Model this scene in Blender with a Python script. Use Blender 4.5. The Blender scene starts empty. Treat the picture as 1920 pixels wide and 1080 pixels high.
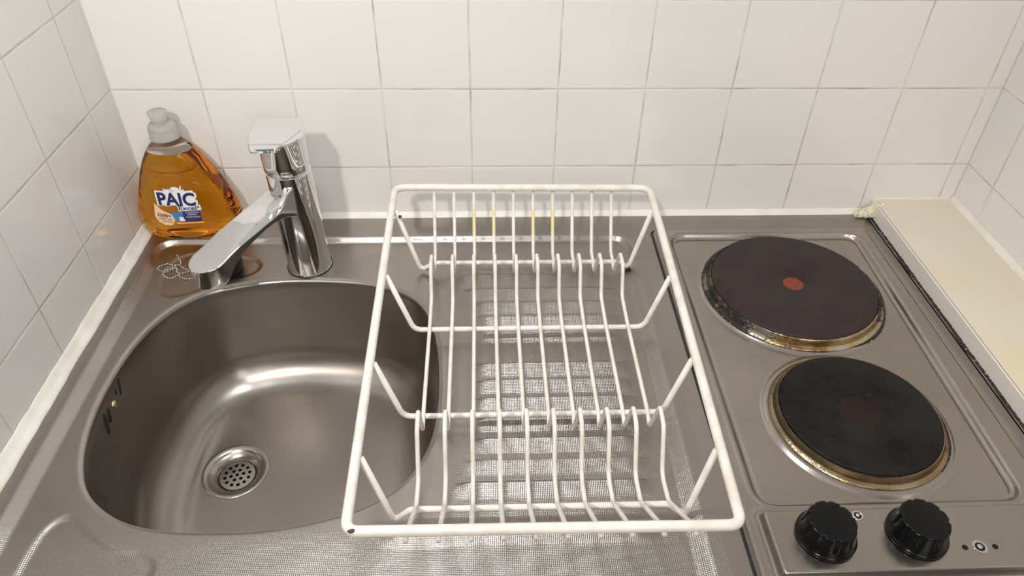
import bpy, bmesh, math, random
import numpy as np
from mathutils import Vector, Matrix
random.seed(7); rng = np.random.default_rng(5)
SC = bpy.context.scene
COL = SC.collection
PI = math.pi

# ------------------------------------------------------------------ camera
CAM = Vector((0.41485, -0.78920, 0.52700))
cam_d = bpy.data.cameras.new('camera'); cam = bpy.data.objects.new('camera', cam_d); COL.objects.link(cam)
cx, cy, cz = Vector((0.9992879, -0.0351716, 0.0136629)), -Vector((-0.0117770, -0.6347455, -0.7726315)), -Vector((0.0358472, 0.7719204, -0.6347077))
cam.matrix_world = Matrix(((cx.x, cy.x, cz.x, CAM.x), (cx.y, cy.y, cz.y, CAM.y), (cx.z, cy.z, cz.z, CAM.z), (0, 0, 0, 1)))
cam_d.sensor_width = 36.0; cam_d.lens = 1382.7 / 1920 * 36.0
cam_d.clip_start = 0.01; cam_d.clip_end = 50
SC.camera = cam

# ------------------------------------------------------------------ light, world, exposure
SC.view_settings.view_transform = 'Standard'; SC.view_settings.look = 'None'
SC.view_settings.gamma = 1.0; SC.view_settings.use_curve_mapping = False
SC.view_settings.exposure = 0.0
SC.cycles.sample_clamp_indirect = 3.0; SC.cycles.blur_glossy = 1.0

w = bpy.data.worlds.new('world'); SC.world = w; w.use_nodes = True
nt = w.node_tree; nt.nodes.clear()
wo = nt.nodes.new('ShaderNodeOutputWorld'); bg = nt.nodes.new('ShaderNodeBackground')
tc = nt.nodes.new('ShaderNodeTexCoord'); sep = nt.nodes.new('ShaderNodeSeparateXYZ')
rp = nt.nodes.new('ShaderNodeValToRGB')
mr = nt.nodes.new('ShaderNodeMapRange'); mr.inputs[1].default_value = -1; mr.inputs[2].default_value = 1
nt.links.new(tc.outputs['Generated'], sep.inputs[0]); nt.links.new(sep.outputs['Z'], mr.inputs[0]); nt.links.new(mr.outputs[0], rp.inputs[0])
els = rp.color_ramp.elements
els[0].position = 0.0; els[0].color = (0.05, 0.042, 0.035, 1)
els[1].position = 1.0; els[1].color = (0.42, 0.41, 0.395, 1)
for p_, c_ in ((0.48, (0.05, 0.043, 0.037, 1)), (0.58, (0.17, 0.155, 0.14, 1)), (0.68, (0.15, 0.14, 0.13, 1)), (0.80, (0.20, 0.19, 0.175, 1)), (0.92, (0.36, 0.35, 0.33, 1))):
    e_ = els.new(p_); e_.color = c_
nt.links.new(rp.outputs[0], bg.inputs[0]); bg.inputs[1].default_value = 1.35
nt.links.new(bg.outputs[0], wo.inputs[0])

def lamp(name, kind, loc, energy, color, size=0.1, target=None):
    d = bpy.data.lights.new(name, kind); d.energy = energy; d.color = color
    if kind == 'AREA': d.size = size; d.shape = 'DISK'
    else: d.shadow_soft_size = size
    o = bpy.data.objects.new(name, d); COL.objects.link(o); o.location = loc
    if target is not None:
        o.rotation_euler = (Vector(target) - Vector(loc)).to_track_quat('-Z', 'Y').to_euler()
    return o
lamp('room_lamp', 'POINT', (0.06, -1.37, 1.20), 44.0, (1.0, 0.935, 0.87), 0.045)
rib_light = lamp('added_rib_light', 'AREA', (0.30, -0.37, 0.74), 2.3, (0.90, 0.95, 1.0), 0.20, (0.30, -0.37, 0.0))  # added unseen area light, placed so the drainer ribs catch highlights
rib_light.data.shape = 'RECTANGLE'; rib_light.data.size_y = 0.06

tap_fill = lamp('added_tap_fill', 'AREA', (0.95, -2.3, 1.15), 10.0, (0.93, 0.96, 1.0), 0.8, (0.45, 0.0, 0.1))  # added unseen panel: soft fill and a bright vertical stripe on the tap
tap_fill.data.shape = 'RECTANGLE'; tap_fill.data.size_y = 1.2

# ------------------------------------------------------------------ helpers
def mesh_obj(name, bm, mat=None, parent=None, smooth=True, autosmooth=None):
    bmesh.ops.recalc_face_normals(bm, faces=bm.faces)
    me = bpy.data.meshes.new(name); bm.to_mesh(me); bm.free()
    return link(name, me, mat, parent, smooth, autosmooth)
def link(name, me, mat=None, parent=None, smooth=True, autosmooth=None):
    if smooth:
        me.polygons.foreach_set('use_smooth', [True] * len(me.polygons))
        if autosmooth: me.set_sharp_from_angle(angle=math.radians(autosmooth))
    if mat: me.materials.append(mat)
    o = bpy.data.objects.new(name, me); COL.objects.link(o)
    if parent is not None:
        o.parent = parent
        o.matrix_parent_inverse = Matrix.Translation(parent.location).inverted()
    return o
def thing(name, label, cat, loc=(0, 0, 0), group=None):
    o = bpy.data.objects.new(name, None); COL.objects.link(o); o.location = loc
    o.empty_display_size = 0.02
    tag(o, label, cat, group); return o
def tag(o, label=None, cat=None, group=None, kind=None):
    if label: o['label'] = label
    if cat: o['category'] = cat
    if group: o['group'] = group
    if kind: o['kind'] = kind
    return o

def fillet(pts, r, n=6):
    pts = [Vector(p) for p in pts]; out = [pts[0]]
    for i in range(1, len(pts) - 1):
        a, b, c = pts[i - 1], pts[i], pts[i + 1]
        rr = r[i] if isinstance(r, (list, tuple)) else r
        u, v = (a - b), (c - b); la, lb = u.length, v.length; u.normalize(); v.normalize()
        ang = u.angle(v)
        if ang > 3.1 or rr <= 0: out.append(b); continue
        t = min(rr / math.tan(ang / 2), la * 0.48, lb * 0.48)
        p0, p1 = b + u * t, b + v * t
        for k in range(n + 1):
            s = k / n; out.append(p0 * (1 - s) ** 2 + b * 2 * s * (1 - s) + p1 * s * s)
    out.append(pts[-1]); return out
def tube(bm, pts, rad, seg=12, closed=False, cap=True):
    pts = [Vector(p) for p in pts]; n = len(pts)
    T = []
    for i in range(n):
        if closed: d = pts[(i + 1) % n] - pts[i - 1]
        else: d = pts[min(i + 1, n - 1)] - pts[max(i - 1, 0)]
        T.append(d.normalized())
    up = Vector((0, 0, 1)) if abs(T[0].z) < 0.9 else Vector((1, 0, 0))
    N = (up - T[0] * up.dot(T[0])).normalized(); rings = []
    for i in range(n):
        N = (N - T[i] * N.dot(T[i])).normalized(); B = T[i].cross(N)
        r = rad[i] if isinstance(rad, (list, tuple)) else rad
        rings.append([bm.verts.new(pts[i] + (N * math.cos(2 * PI * k / seg) + B * math.sin(2 * PI * k / seg)) * r) for k in range(seg)])
    m = n if closed else n - 1
    for i in range(m):
        a, b = rings[i], rings[(i + 1) % n]
        for k in range(seg): bm.faces.new((a[k], a[(k + 1) % seg], b[(k + 1) % seg], b[k]))
    if not closed and cap:
        bm.faces.new(rings[0][::-1]); bm.faces.new(rings[-1])
def lathe(bm, prof, c=(0, 0, 0), seg=64, rfun=None):
    """prof: (radius, z). closed onto the axis when radius is 0"""
    c = Vector(c); rings = []
    for r, z in prof:
        if r <= 1e-7: rings.append([bm.verts.new(c + Vector((0, 0, z)))]); continue
        ring = []
        for k in range(seg):
            a = 2 * PI * k / seg; rr = r * (rfun(a, r, z) if rfun else 1)
            ring.append(bm.verts.new(c + Vector((rr * math.cos(a), rr * math.sin(a), z))))
        rings.append(ring)
    for a, b in zip(rings[:-1], rings[1:]):
        if len(a) == 1 and len(b) == 1: continue
        for k in range(seg):
            k2 = (k + 1) % seg
            if len(a) == 1: bm.faces.new((a[0], b[k2], b[k]))
            elif len(b) == 1: bm.faces.new((a[k], a[k2], b[0]))
            else: bm.faces.new((a[k], a[k2], b[k2], b[k]))
def box(bm, lo, hi, bevel=0.0):
    vs = [bm.verts.new((x, y, z)) for x in (lo[0], hi[0]) for y in (lo[1], hi[1]) for z in (lo[2], hi[2])]
    fs = [bm.faces.new([vs[i] for i in q]) for q in ((0, 1, 3, 2), (4, 6, 7, 5), (0, 4, 5, 1), (2, 3, 7, 6), (0, 2, 6, 4), (1, 5, 7, 3))]
    bmesh.ops.recalc_face_normals(bm, faces=fs)
    if bevel: bmesh.ops.bevel(bm, geom=list({e for f in fs for e in f.edges}), offset=bevel, segments=2, profile=0.6, affect='EDGES')
def catmull(pts, n, closed=True):
    P = np.array(pts, float); m = len(P); out = []
    rngi = range(m) if closed else range(m - 1)
    for i in rngi:
        if closed: a, b, c, d = P[i - 1], P[i], P[(i + 1) % m], P[(i + 2) % m]
        else: a, b, c, d = P[max(i - 1, 0)], P[i], P[i + 1], P[min(i + 2, m - 1)]
        for k in range(n):
            t = k / n
            out.append(0.5 * (2 * b + (c - a) * t + (2 * a - 5 * b + 4 * c - d) * t * t + (3 * b - a - 3 * c + d) * t ** 3))
    if not closed: out.append(P[-1])
    return np.array(out)
def sstep(t): t = np.clip(t, 0, 1); return t * t * (3 - 2 * t)
def poly_sd(x, y, poly):
    """signed distance, positive inside"""
    x = np.asarray(x, float); y = np.asarray(y, float)
    d = np.full(x.shape, 1e9); ins = np.zeros(x.shape, bool); n = len(poly)
    for i in range(n):
        ax, ay = poly[i]; bx, by = poly[(i + 1) % n]
        ex, ey = bx - ax, by - ay
        t = np.clip(((x - ax) * ex + (y - ay) * ey) / (ex * ex + ey * ey + 1e-18), 0, 1)
        d = np.minimum(d, np.hypot(x - ax - t * ex, y - ay - t * ey))
        if ay != by:
            c = ((ay > y) != (by > y)) & (x < (bx - ax) * (y - ay) / (by - ay) + ax)
            ins ^= c
    return np.where(ins, d, -d)
def rounded_poly(corners, r, n=8):
    out = []; m = len(corners)
    for i in range(m):
        a, b, c = (Vector(corners[i - 1]), Vector(corners[i]), Vector(corners[(i + 1) % m]))
        u = (a - b).normalized(); v = (c - b).normalized(); t = r / math.tan(u.angle(v) / 2)
        rr = r[i] if isinstance(r, (list, tuple)) else r
        p0, p1 = b + u * t, b + v * t
        for k in range(n + 1):
            s = k / n; q = p0 * (1 - s) ** 2 + b * 2 * s * (1 - s) + p1 * s * s; out.append((q.x, q.y))
    return out
def drop(p, z):
    """a plan point read off at height 0, moved to where the same sight line meets height z"""
    k = -z / CAM.z
    return (p[0] + (p[0] - CAM.x) * k, p[1] + (p[1] - CAM.y) * k)

# ------------------------------------------------------------------ materials
def N(nt, t, **kw):
    n = nt.nodes.new(t)
    for k, v in kw.items(): setattr(n, k, v)
    return n
def mat(name, color, rough=0.5, metal=0.0, **kw):
    m = bpy.data.materials.new(name); m.use_nodes = True
    b = m.node_tree.nodes['Principled BSDF']
    b.inputs['Base Color'].default_value = (*color, 1); b.inputs['Roughness'].default_value = rough; b.inputs['Metallic'].default_value = metal
    for k, v in kw.items(): b.inputs[k].default_value = v
    return m
def bs(m): return m.node_tree.nodes['Principled BSDF']
def M_(nt, op, a, b=None, c=None):
    n = nt.nodes.new('ShaderNodeMath'); n.operation = op
    for i, v in enumerate((a, b, c)):
        if v is None: continue
        if isinstance(v, (int, float)): n.inputs[i].default_value = v
        else: nt.links.new(v, n.inputs[i])
    return n.outputs[0]
def pos(nt):
    g = nt.nodes.new('ShaderNodeNewGeometry'); s = nt.nodes.new('ShaderNodeSeparateXYZ'); nt.links.new(g.outputs['Position'], s.inputs[0]); return g, s
def noise(nt, scale, detail=3, vec=None, rough=0.5, mapscale=None):
    n = nt.nodes.new('ShaderNodeTexNoise'); n.inputs['Scale'].default_value = scale; n.inputs['Detail'].default_value = detail; n.inputs['Roughness'].default_value = rough
    if vec is None: vec = nt.nodes.new('ShaderNodeNewGeometry').outputs['Position']
    if mapscale:
        mp = nt.nodes.new('ShaderNodeMapping'); mp.inputs['Scale'].default_value = mapscale; nt.links.new(vec, mp.inputs[0]); vec = mp.outputs[0]
    nt.links.new(vec, n.inputs['Vector']); return n.outputs['Fac']
def ramp(nt, fac, stops):
    r = nt.nodes.new('ShaderNodeValToRGB'); e = r.color_ramp.elements
    e[0].position, e[0].color = stops[0][0], (*stops[0][1], 1); e[1].position, e[1].color = stops[-1][0], (*stops[-1][1], 1)
    for p, c in stops[1:-1]: x = e.new(p); x.color = (*c, 1)
    nt.links.new(fac, r.inputs[0]); return r.outputs[0]
def mixc(nt, f, a, b):
    n = nt.nodes.new('ShaderNodeMix'); n.data_type = 'RGBA'
    for i, v in ((0, f), (6, a), (7, b)):
        if isinstance(v, (int, float)): n.inputs[i].default_value = v
        elif isinstance(v, tuple): n.inputs[i].default_value = (*v, 1)
        else: nt.links.new(v, n.inputs[i])
    return n.outputs[2]
def bump(nt, h, dist=0.001, strength=1.0, normal=None):
    b = nt.nodes.new('ShaderNodeBump'); b.inputs['Distance'].default_value = dist; b.inputs['Strength'].default_value = strength
    nt.links.new(h, b.inputs['Height'])
    if normal is not None: nt.links.new(normal, b.inputs['Normal'])
    return b.outputs[0]

def tile_mat(name, axis, off, zoff=0.070):
    m = mat(name, (0.80, 0.78, 0.74), 0.16); nt = m.node_tree; b = bs(m)
    b.inputs['Coat Weight'].default_value = 0.25; b.inputs['Coat Roughness'].default_value = 0.1
    g, s = pos(nt)
    u = M_(nt, 'ADD', s.outputs[axis], 10.0 - off); v = M_(nt, 'ADD', s.outputs['Z'], 10.0 - zoff)
    wob = M_(nt, 'MULTIPLY', M_(nt, 'SUBTRACT', noise(nt, 35, 2), 0.5), 0.0011)
    def dist(c):
        f = M_(nt, 'FRACT', M_(nt, 'MULTIPLY', M_(nt, 'ADD', c, wob), 10.0))
        return M_(nt, 'MULTIPLY', M_(nt, 'MINIMUM', f, M_(nt, 'SUBTRACT', 1.0, f)), 0.1)
    du, dv = dist(u), dist(v); d = M_(nt, 'MINIMUM', du, dv)
    gm = N(nt, 'ShaderNodeMapRange', interpolation_type='SMOOTHSTEP'); nt.links.new(d, gm.inputs[0])
    gm.inputs[1].default_value = 0.0005; gm.inputs[2].default_value = 0.0013; gm.inputs[3].default_value = 1; gm.inputs[4].default_value = 0
    # per tile tint
    cell = N(nt, 'ShaderNodeCombineXYZ'); nt.links.new(M_(nt, 'FLOOR', M_(nt, 'MULTIPLY', u, 10.0)), cell.inputs[0]); nt.links.new(M_(nt, 'FLOOR', M_(nt, 'MULTIPLY', v, 10.0)), cell.inputs[1])
    wn = N(nt, 'ShaderNodeTexWhiteNoise'); nt.links.new(cell.outputs[0], wn.inputs[0])
    c1 = ramp(nt, wn.outputs[0], [(0, (0.80, 0.775, 0.735)), (0.5, (0.80, 0.765, 0.74)), (1, (0.785, 0.775, 0.735))])
    c2 = mixc(nt, M_(nt, 'MULTIPLY', noise(nt, 9, 3), 0.25), c1, (0.78, 0.74, 0.69))
    gr = ramp(nt, noise(nt, 22, 4), [(0.3, (0.42, 0.36, 0.29)), (0.45, (0.60, 0.55, 0.48)), (0.65, (0.74, 0.71, 0.65))])
    nt.links.new(mixc(nt, gm.outputs[0], c2, gr), b.inputs['Base Color'])
    nt.links.new(M_(nt, 'ADD', M_(nt, 'MULTIPLY', gm.outputs[0], 0.5), 0.16), b.inputs['Roughness'])
    hp = N(nt, 'ShaderNodeMapRange', interpolation_type='SMOOTHSTEP'); nt.links.new(d, hp.inputs[0]); hp.inputs[1].default_value = 0.0; hp.inputs[2].default_value = 0.0022
    h = M_(nt, 'ADD', M_(nt, 'MULTIPLY', hp.outputs[0], 1.0), M_(nt, 'MULTIPLY', noise(nt, 14, 2), 0.5))
    nt.links.new(bump(nt, h, 0.0005, 0.7), b.inputs['Normal'])
    return m

def steel_mat(name, color=(0.365, 0.335, 0.312), rough=0.31, emboss=False, scratch=(1, 1, 1), stain=0.5, fine_k=0.10):
    m = mat(name, color, rough, 1.0); nt = m.node_tree; b = bs(m)
    n1 = noise(nt, 14, 5, rough=0.6); n2 = noise(nt, 60, 3)
    dark = tuple(c * 0.80 for c in color); warm = (color[0] * 1.06, color[1] * 1.0, color[2] * 0.93)
    c = mixc(nt, M_(nt, 'MULTIPLY', ramp(nt, n1, [(0.4, (0, 0, 0)), (0.7, (1, 1, 1))]), stain), tuple(color), dark)
    c = mixc(nt, M_(nt, 'MULTIPLY', n2, 0.4), c, warm)
    nt.links.new(c, b.inputs['Base Color'])
    nt.links.new(M_(nt, 'ADD', M_(nt, 'MULTIPLY', n1, 0.16), rough - 0.08), b.inputs['Roughness'])
    fine = noise(nt, 90, 3, mapscale=scratch)
    nrm = bump(nt, fine, 0.0006, fine_k)
    if emboss:
        g, s = pos(nt)
        k = 2 * PI / 0.0022
        a = M_(nt, 'SINE', M_(nt, 'MULTIPLY', M_(nt, 'ADD', s.outputs['X'], s.outputs['Y']), k * 0.72))
        e = M_(nt, 'SINE', M_(nt, 'MULTIPLY', M_(nt, 'SUBTRACT', s.outputs['X'], s.outputs['Y']), k * 0.72))
        hh = M_(nt, 'MULTIPLY', a, e)
        mk = N(nt, 'ShaderNodeMapRange', interpolation_type='SMOOTHSTEP'); nt.links.new(s.outputs['X'], mk.inputs[0]); mk.inputs[1].default_value = 0.33; mk.inputs[2].default_value = 0.40
        mf = N(nt, 'ShaderNodeMapRange', interpolation_type='SMOOTHSTEP'); nt.links.new(s.outputs['Y'], mf.inputs[0]); mf.inputs[1].default_value = -0.43; mf.inputs[2].default_value = -0.465
        mb = N(nt, 'ShaderNodeMapRange', interpolation_type='SMOOTHSTEP'); nt.links.new(s.outputs['X'], mb.inputs[0]); mb.inputs[1].default_value = 0.606; mb.inputs[2].default_value = 0.600
        mbk = N(nt, 'ShaderNodeMapRange', interpolation_type='SMOOTHSTEP'); nt.links.new(s.outputs['Y'], mbk.inputs[0]); mbk.inputs[1].default_value = -0.05; mbk.inputs[2].default_value = -0.09
        mask = M_(nt, 'MULTIPLY', M_(nt, 'MULTIPLY', M_(nt, 'MAXIMUM', mk.outputs[0], M_(nt, 'MULTIPLY', mf.outputs[0], 0.8)), mb.outputs[0]), mbk.outputs[0])
        nrm = bump(nt, M_(nt, 'MULTIPLY', hh, mask), 0.00009, 1.0, nrm)
    nt.links.new(nrm, b.inputs['Normal'])
    return m

MT = {}
MT['tile_back'] = tile_mat('white_tile_back', 'X', 0.10036)
MT['tile_left'] = tile_mat('white_tile_left', 'Y', -0.0564)
MT['tile_right'] = tile_mat('white_tile_right', 'Y', -0.0566)
MT['deck'] = steel_mat('linen_embossed_steel', emboss=True, scratch=(1, 30, 1))
MT['bowl'] = steel_mat('satin_bowl_steel', (0.345, 0.315, 0.29), 0.31, scratch=(0.3, 0.3, 0.3), stain=0.25, fine_k=0.015)
MT['hob'] = steel_mat('worn_hob_steel', (0.40, 0.362, 0.33), 0.25, scratch=(12, 1, 1), stain=0.7)
MT['chrome'] = mat('chrome', (0.82, 0.82, 0.83), 0.035, 1.0)
MT['bright_steel'] = mat('bright_steel', (0.62, 0.59, 0.56), 0.18, 1.0)
MT['satin'] = steel_mat('satin_waste_steel', (0.43, 0.40, 0.37), 0.26, scratch=(0.6, 0.6, 0.6), stain=0.3, fine_k=0.03)
MT['black'] = mat('black_plastic', (0.005, 0.005, 0.005), 0.16, **{'Specular IOR Level': 0.22})
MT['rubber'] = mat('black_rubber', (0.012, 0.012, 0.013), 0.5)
MT['hole'] = mat('dark_hole', (0.004, 0.004, 0.004), 0.9)
MT['brass'] = mat('tarnished_brass', (0.42, 0.33, 0.20), 0.35, 1.0)
def silicone_mat():
    m = mat('aged_silicone', (0.80, 0.77, 0.69), 0.45); nt = m.node_tree; b = bs(m)
    nt.links.new(ramp(nt, noise(nt, 30, 4), [(0.3, (0.74, 0.69, 0.57)), (0.55, (0.81, 0.785, 0.72)), (1, (0.84, 0.82, 0.77))]), b.inputs['Base Color'])
    nt.links.new(bump(nt, noise(nt, 120, 3), 0.001, 0.5), b.inputs['Normal']); return m
MT['silicone'] = silicone_mat()
def foam_mat():
    m = mat('yellowed_sealant', (0.72, 0.64, 0.42), 0.6); nt = m.node_tree; b = bs(m)
    nt.links.new(ramp(nt, noise(nt, 260, 4), [(0.32, (0.50, 0.40, 0.22)), (0.45, (0.78, 0.72, 0.52)), (0.65, (0.84, 0.81, 0.68))]), b.inputs['Base Color'])
    nt.links.new(bump(nt, noise(nt, 500, 3), 0.002, 0.8), b.inputs['Normal']); return m
MT['foam'] = foam_mat()
def rack_mat():
    m = mat('cream_plastic_coat', (0.80, 0.755, 0.68), 0.32); nt = m.node_tree; b = bs(m)
    g, s = pos(nt)
    c = ramp(nt, noise(nt, 60, 4), [(0.35, (0.74, 0.67, 0.58)), (0.5, (0.80, 0.755, 0.685)), (0.7, (0.82, 0.79, 0.73))])
    st = ramp(nt, noise(nt, 180, 5, rough=0.7), [(0.68, (0, 0, 0)), (0.74, (1, 1, 1))])
    c = mixc(nt, M_(nt, 'MULTIPLY', st, 0.55), c, (0.40, 0.27, 0.13))
    # yellow staining on the upper part of the rear wires
    def band(o, lo, hi, soft):
        a = N(nt, 'ShaderNodeMapRange', interpolation_type='SMOOTHSTEP'); nt.links.new(o, a.inputs[0]); a.inputs[1].default_value = lo; a.inputs[2].default_value = lo + soft
        z = N(nt, 'ShaderNodeMapRange', interpolation_type='SMOOTHSTEP'); nt.links.new(o, z.inputs[0]); z.inputs[1].default_value = hi; z.inputs[2].default_value = hi - soft
        return M_(nt, 'MULTIPLY', a.outputs[0], z.outputs[0])
    yel = M_(nt, 'MULTIPLY', M_(nt, 'MULTIPLY', band(s.outputs['Z'], 0.028, 0.060, 0.008), band(s.outputs['Y'], -0.095, -0.068, 0.004)), M_(nt, 'MAXIMUM', band(s.outputs['X'], 0.396, 0.431, 0.002), band(s.outputs['X'], 0.465, 0.500, 0.002)))
    c = mixc(nt, M_(nt, 'MULTIPLY', yel, 0.65), c, (0.78, 0.62, 0.16))
    nt.links.new(c, b.inputs['Base Color'])
    nt.links.new(bump(nt, noise(nt, 150, 3), 0.0006, 0.35), b.inputs['Normal']); return m
MT['rack'] = rack_mat()
def shelf_mat():
    m = mat('cream_laminate', (0.76, 0.68, 0.56), 0.4); nt = m.node_tree; b = bs(m)
    c = ramp(nt, noise(nt, 10, 4), [(0.35, (0.76, 0.69, 0.58)), (0.55, (0.75, 0.67, 0.54)), (0.72, (0.77, 0.66, 0.44))])
    sp = ramp(nt, noise(nt, 130, 2), [(0.76, (0, 0, 0)), (0.79, (1, 1, 1))])
    sc = ramp(nt, noise(nt, 26, 2, mapscale=(3, 1, 1)), [(0.495, (0, 0, 0)), (0.5, (1, 1, 1)), (0.505, (0, 0, 0))])
    c = mixc(nt, M_(nt, 'MULTIPLY', sp, 0.7), c, (0.36, 0.28, 0.17)); c = mixc(nt, M_(nt, 'MULTIPLY', sc, 0.13), c, (0.40, 0.34, 0.26))
    nt.links.new(c, b.inputs['Base Color']); return m
MT['shelf'] = shelf_mat()
MT['edge_band'] = mat('pale_edge_band', (0.76, 0.71, 0.655), 0.4)
def grime_mat():
    m = mat('black_grime', (0.02, 0.015, 0.01), 0.7); nt = m.node_tree; b = bs(m)
    nt.links.new(ramp(nt, noise(nt, 300, 4), [(0.42, (0.010, 0.008, 0.006)), (0.62, (0.04, 0.028, 0.018)), (0.74, (0.45, 0.38, 0.28))]), b.inputs['Base Color']); return m
MT['grime'] = grime_mat()
def plate_mat(name, base, worn, centre, hub, hub_r, seed):
    m = mat(name, base, 0.5); nt = m.node_tree; b = bs(m)
    b.inputs['Specular IOR Level'].default_value = 0.16
    g, s = pos(nt)
    dx = M_(nt, 'SUBTRACT', s.outputs['X'], centre[0]); dy = M_(nt, 'SUBTRACT', s.outputs['Y'], centre[1])
    r = M_(nt, 'SQRT', M_(nt, 'ADD', M_(nt, 'MULTIPLY', dx, dx), M_(nt, 'MULTIPLY', dy, dy)))
    n1 = noise(nt, 16 + seed, 5, rough=0.65)
    c = ramp(nt, n1, [(0.35, base), (0.62, worn)])
    rings = M_(nt, 'SINE', M_(nt, 'MULTIPLY', r, 2 * PI / 0.0011))
    c = mixc(nt, M_(nt, 'MULTIPLY', ramp(nt, noise(nt, 90, 4, mapscale=(1, 3, 1)), [(0.55, (0, 0, 0)), (0.75, (1, 1, 1))]), 0.22), c, tuple(min(1, k * 1.7 + 0.01) for k in worn))
    hb = N(nt, 'ShaderNodeMapRange', interpolation_type='SMOOTHSTEP'); nt.links.new(r, hb.inputs[0]); hb.inputs[1].default_value = hub_r + 0.0012; hb.inputs[2].default_value = hub_r
    c = mixc(nt, M_(nt, 'MULTIPLY', hb.outputs[0], 0.0 if hub is None else 1.0), c, hub or base)
    nt.links.new(c, b.inputs['Base Color'])
    nt.links.new(M_(nt, 'ADD', M_(nt, 'MULTIPLY', n1, 0.3), 0.32), b.inputs['Roughness'])
    nt.links.new(bump(nt, M_(nt, 'ADD', M_(nt, 'MULTIPLY', rings, 0.25), noise(nt, 60, 3)), 0.0003, 0.35), b.inputs['Normal'])
    return m
def burnt_mat(name, centre, r0, r1, amount):
    """trim ring of a hotplate: steel with a burnt crust and straw to brown heat tint"""
    m = mat(name, (0.56, 0.53, 0.49), 0.2, 1.0); nt = m.node_tree; b = bs(m)
    g, s = pos(nt)
    n1 = noise(nt, 24, 4); n2 = noise(nt, 210, 4, rough=0.7)
    if amount > 0: tint = ramp(nt, n1, [(0.38, (0.56, 0.54, 0.50)), (0.52, (0.52, 0.40, 0.22)), (0.62, (0.30, 0.17, 0.07)), (0.72, (0.5, 0.47, 0.43))])
    else: tint = ramp(nt, n1, [(0.40, (0.40, 0.33, 0.22)), (0.52, (0.36, 0.27, 0.15)), (0.68, (0.22, 0.15, 0.09))])
    ang = N(nt, 'ShaderNodeMapRange'); nt.links.new(M_(nt, 'ADD', M_(nt, 'MULTIPLY', M_(nt, 'SUBTRACT', s.outputs['X'], centre[0]), -1.0), s.outputs['Y']), ang.inputs[0])
    ddx = M_(nt, 'SUBTRACT', s.outputs['X'], centre[0]); ddy = M_(nt, 'SUBTRACT', s.outputs['Y'], centre[1])
    ca = M_(nt, 'COSINE', M_(nt, 'SUBTRACT', M_(nt, 'ARCTAN2', ddy, ddx), math.radians(-80)))   # clean towards the front
    bias = M_(nt, 'MULTIPLY', M_(nt, 'POWER', M_(nt, 'MAXIMUM', ca, 0.0), 5.0), -0.30)
    crust = ramp(nt, M_(nt, 'ADD', M_(nt, 'ADD', M_(nt, 'MULTIPLY', n1, 0.55), M_(nt, 'MULTIPLY', n2, 0.45)), bias), [(0.5 - amount * 0.06, (0, 0, 0)), (0.55 - amount * 0.06, (1, 1, 1))])
    soot = ramp(nt, ca, [(0.45, (1, 1, 1)), (0.92, (0, 0, 0))])
    tint = mixc(nt, M_(nt, 'MULTIPLY', soot, 0.45 + 0.25 * max(amount, 0)), tint, (0.09, 0.065, 0.045))
    nt.links.new(mixc(nt, crust, tint, (0.012, 0.010, 0.008)), b.inputs['Base Color'])
    nt.links.new(M_(nt, 'SUBTRACT', 1.0, crust), b.inputs['Metallic'])
    nt.links.new(M_(nt, 'ADD', M_(nt, 'MULTIPLY', crust, 0.5), 0.2), b.inputs['Roughness'])
    nt.links.new(bump(nt, M_(nt, 'ADD', n2, crust), 0.001, 0.5), b.inputs['Normal'])
    return m

# ------------------------------------------------------------------ the room
ROW = 0.070                                                     # a horizontal grout line height
def wall(name, lo, hi, m):
    bm = bmesh.new(); box(bm, lo, hi); o = mesh_obj(name, bm, m, smooth=False); tag(o, kind='structure'); return o
XR = 1.0189
wall('wall_back', (-0.08, 0.0, -0.30), (XR + 0.08, 0.08, 0.85), MT['tile_back'])
wall('wall_left', (-0.08, -0.75, -0.30), (0.0, 0.0, 0.85), MT['tile_left'])
wall('wall_right', (XR, -0.75, -0.30), (XR + 0.08, 0.0, 0.85), MT['tile_right'])

# sealant beads (wall_left / wall_back joints)
def bead(name, path, wdir, width, height, n=160, amp=0.12, seed=0):
    """concave sealant fillet between wall and worktop along path; wdir points from the wall onto the worktop"""
    r = np.random.default_rng(seed); bm = bmesh.new(); p0, p1 = np.array(path[0], float), np.array(path[1], float); rings = []
    k1 = np.cumsum(r.normal(0, 1, n + 1)); k1 = np.convolve(k1 - k1.mean(), np.ones(9) / 9, 'same'); k1 /= (abs(k1).max() + 1e-9)
    k2 = r.normal(0, 1, n + 1); k2 = np.convolve(k2, np.ones(3) / 3, 'same')
    for i in range(n + 1):
        c = p0 + (p1 - p0) * i / n; s = 1 + amp * k1[i] + amp * 0.35 * k2[i]; W = width * s; H = height * (1 + amp * 0.5 * k2[i])
        wd = np.array(wdir, float); prof = [(0.0, H * 1.0), (W * 0.10, H * 0.93), (W * 0.3, H * 0.62), (W * 0.62, H * 0.34), (W * 0.9, H * 0.17), (W, 0.0004), (W, -0.002), (0.0, -0.002)]
        rings.append([bm.verts.new(tuple(c + wd * a + np.array((0, 0, b)))) for a, b in prof])
    for a, b in zip(rings[:-1], rings[1:]):
        for k in range(len(a)): bm.faces.new((a[k], a[(k + 1) % len(a)], b[(k + 1) % len(a)], b[k]))
    bm.faces.new(rings[0]); bm.faces.new(rings[-1][::-1])
    o = mesh_obj(name, bm, MT['silicone']); tag(o, kind='structure'); return o
bead('trim_1', ((0.0, -0.70, 0), (0.0, 0.0, 0)), (1, 0, 0), 0.0092, 0.013, seed=2, amp=0.10)
bead('trim_2', ((0.006, 0.0, 0), (0.905, 0.0, 0)), (0, -1, 0), 0.0062, 0.0062, seed=3, amp=0.08)

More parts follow.
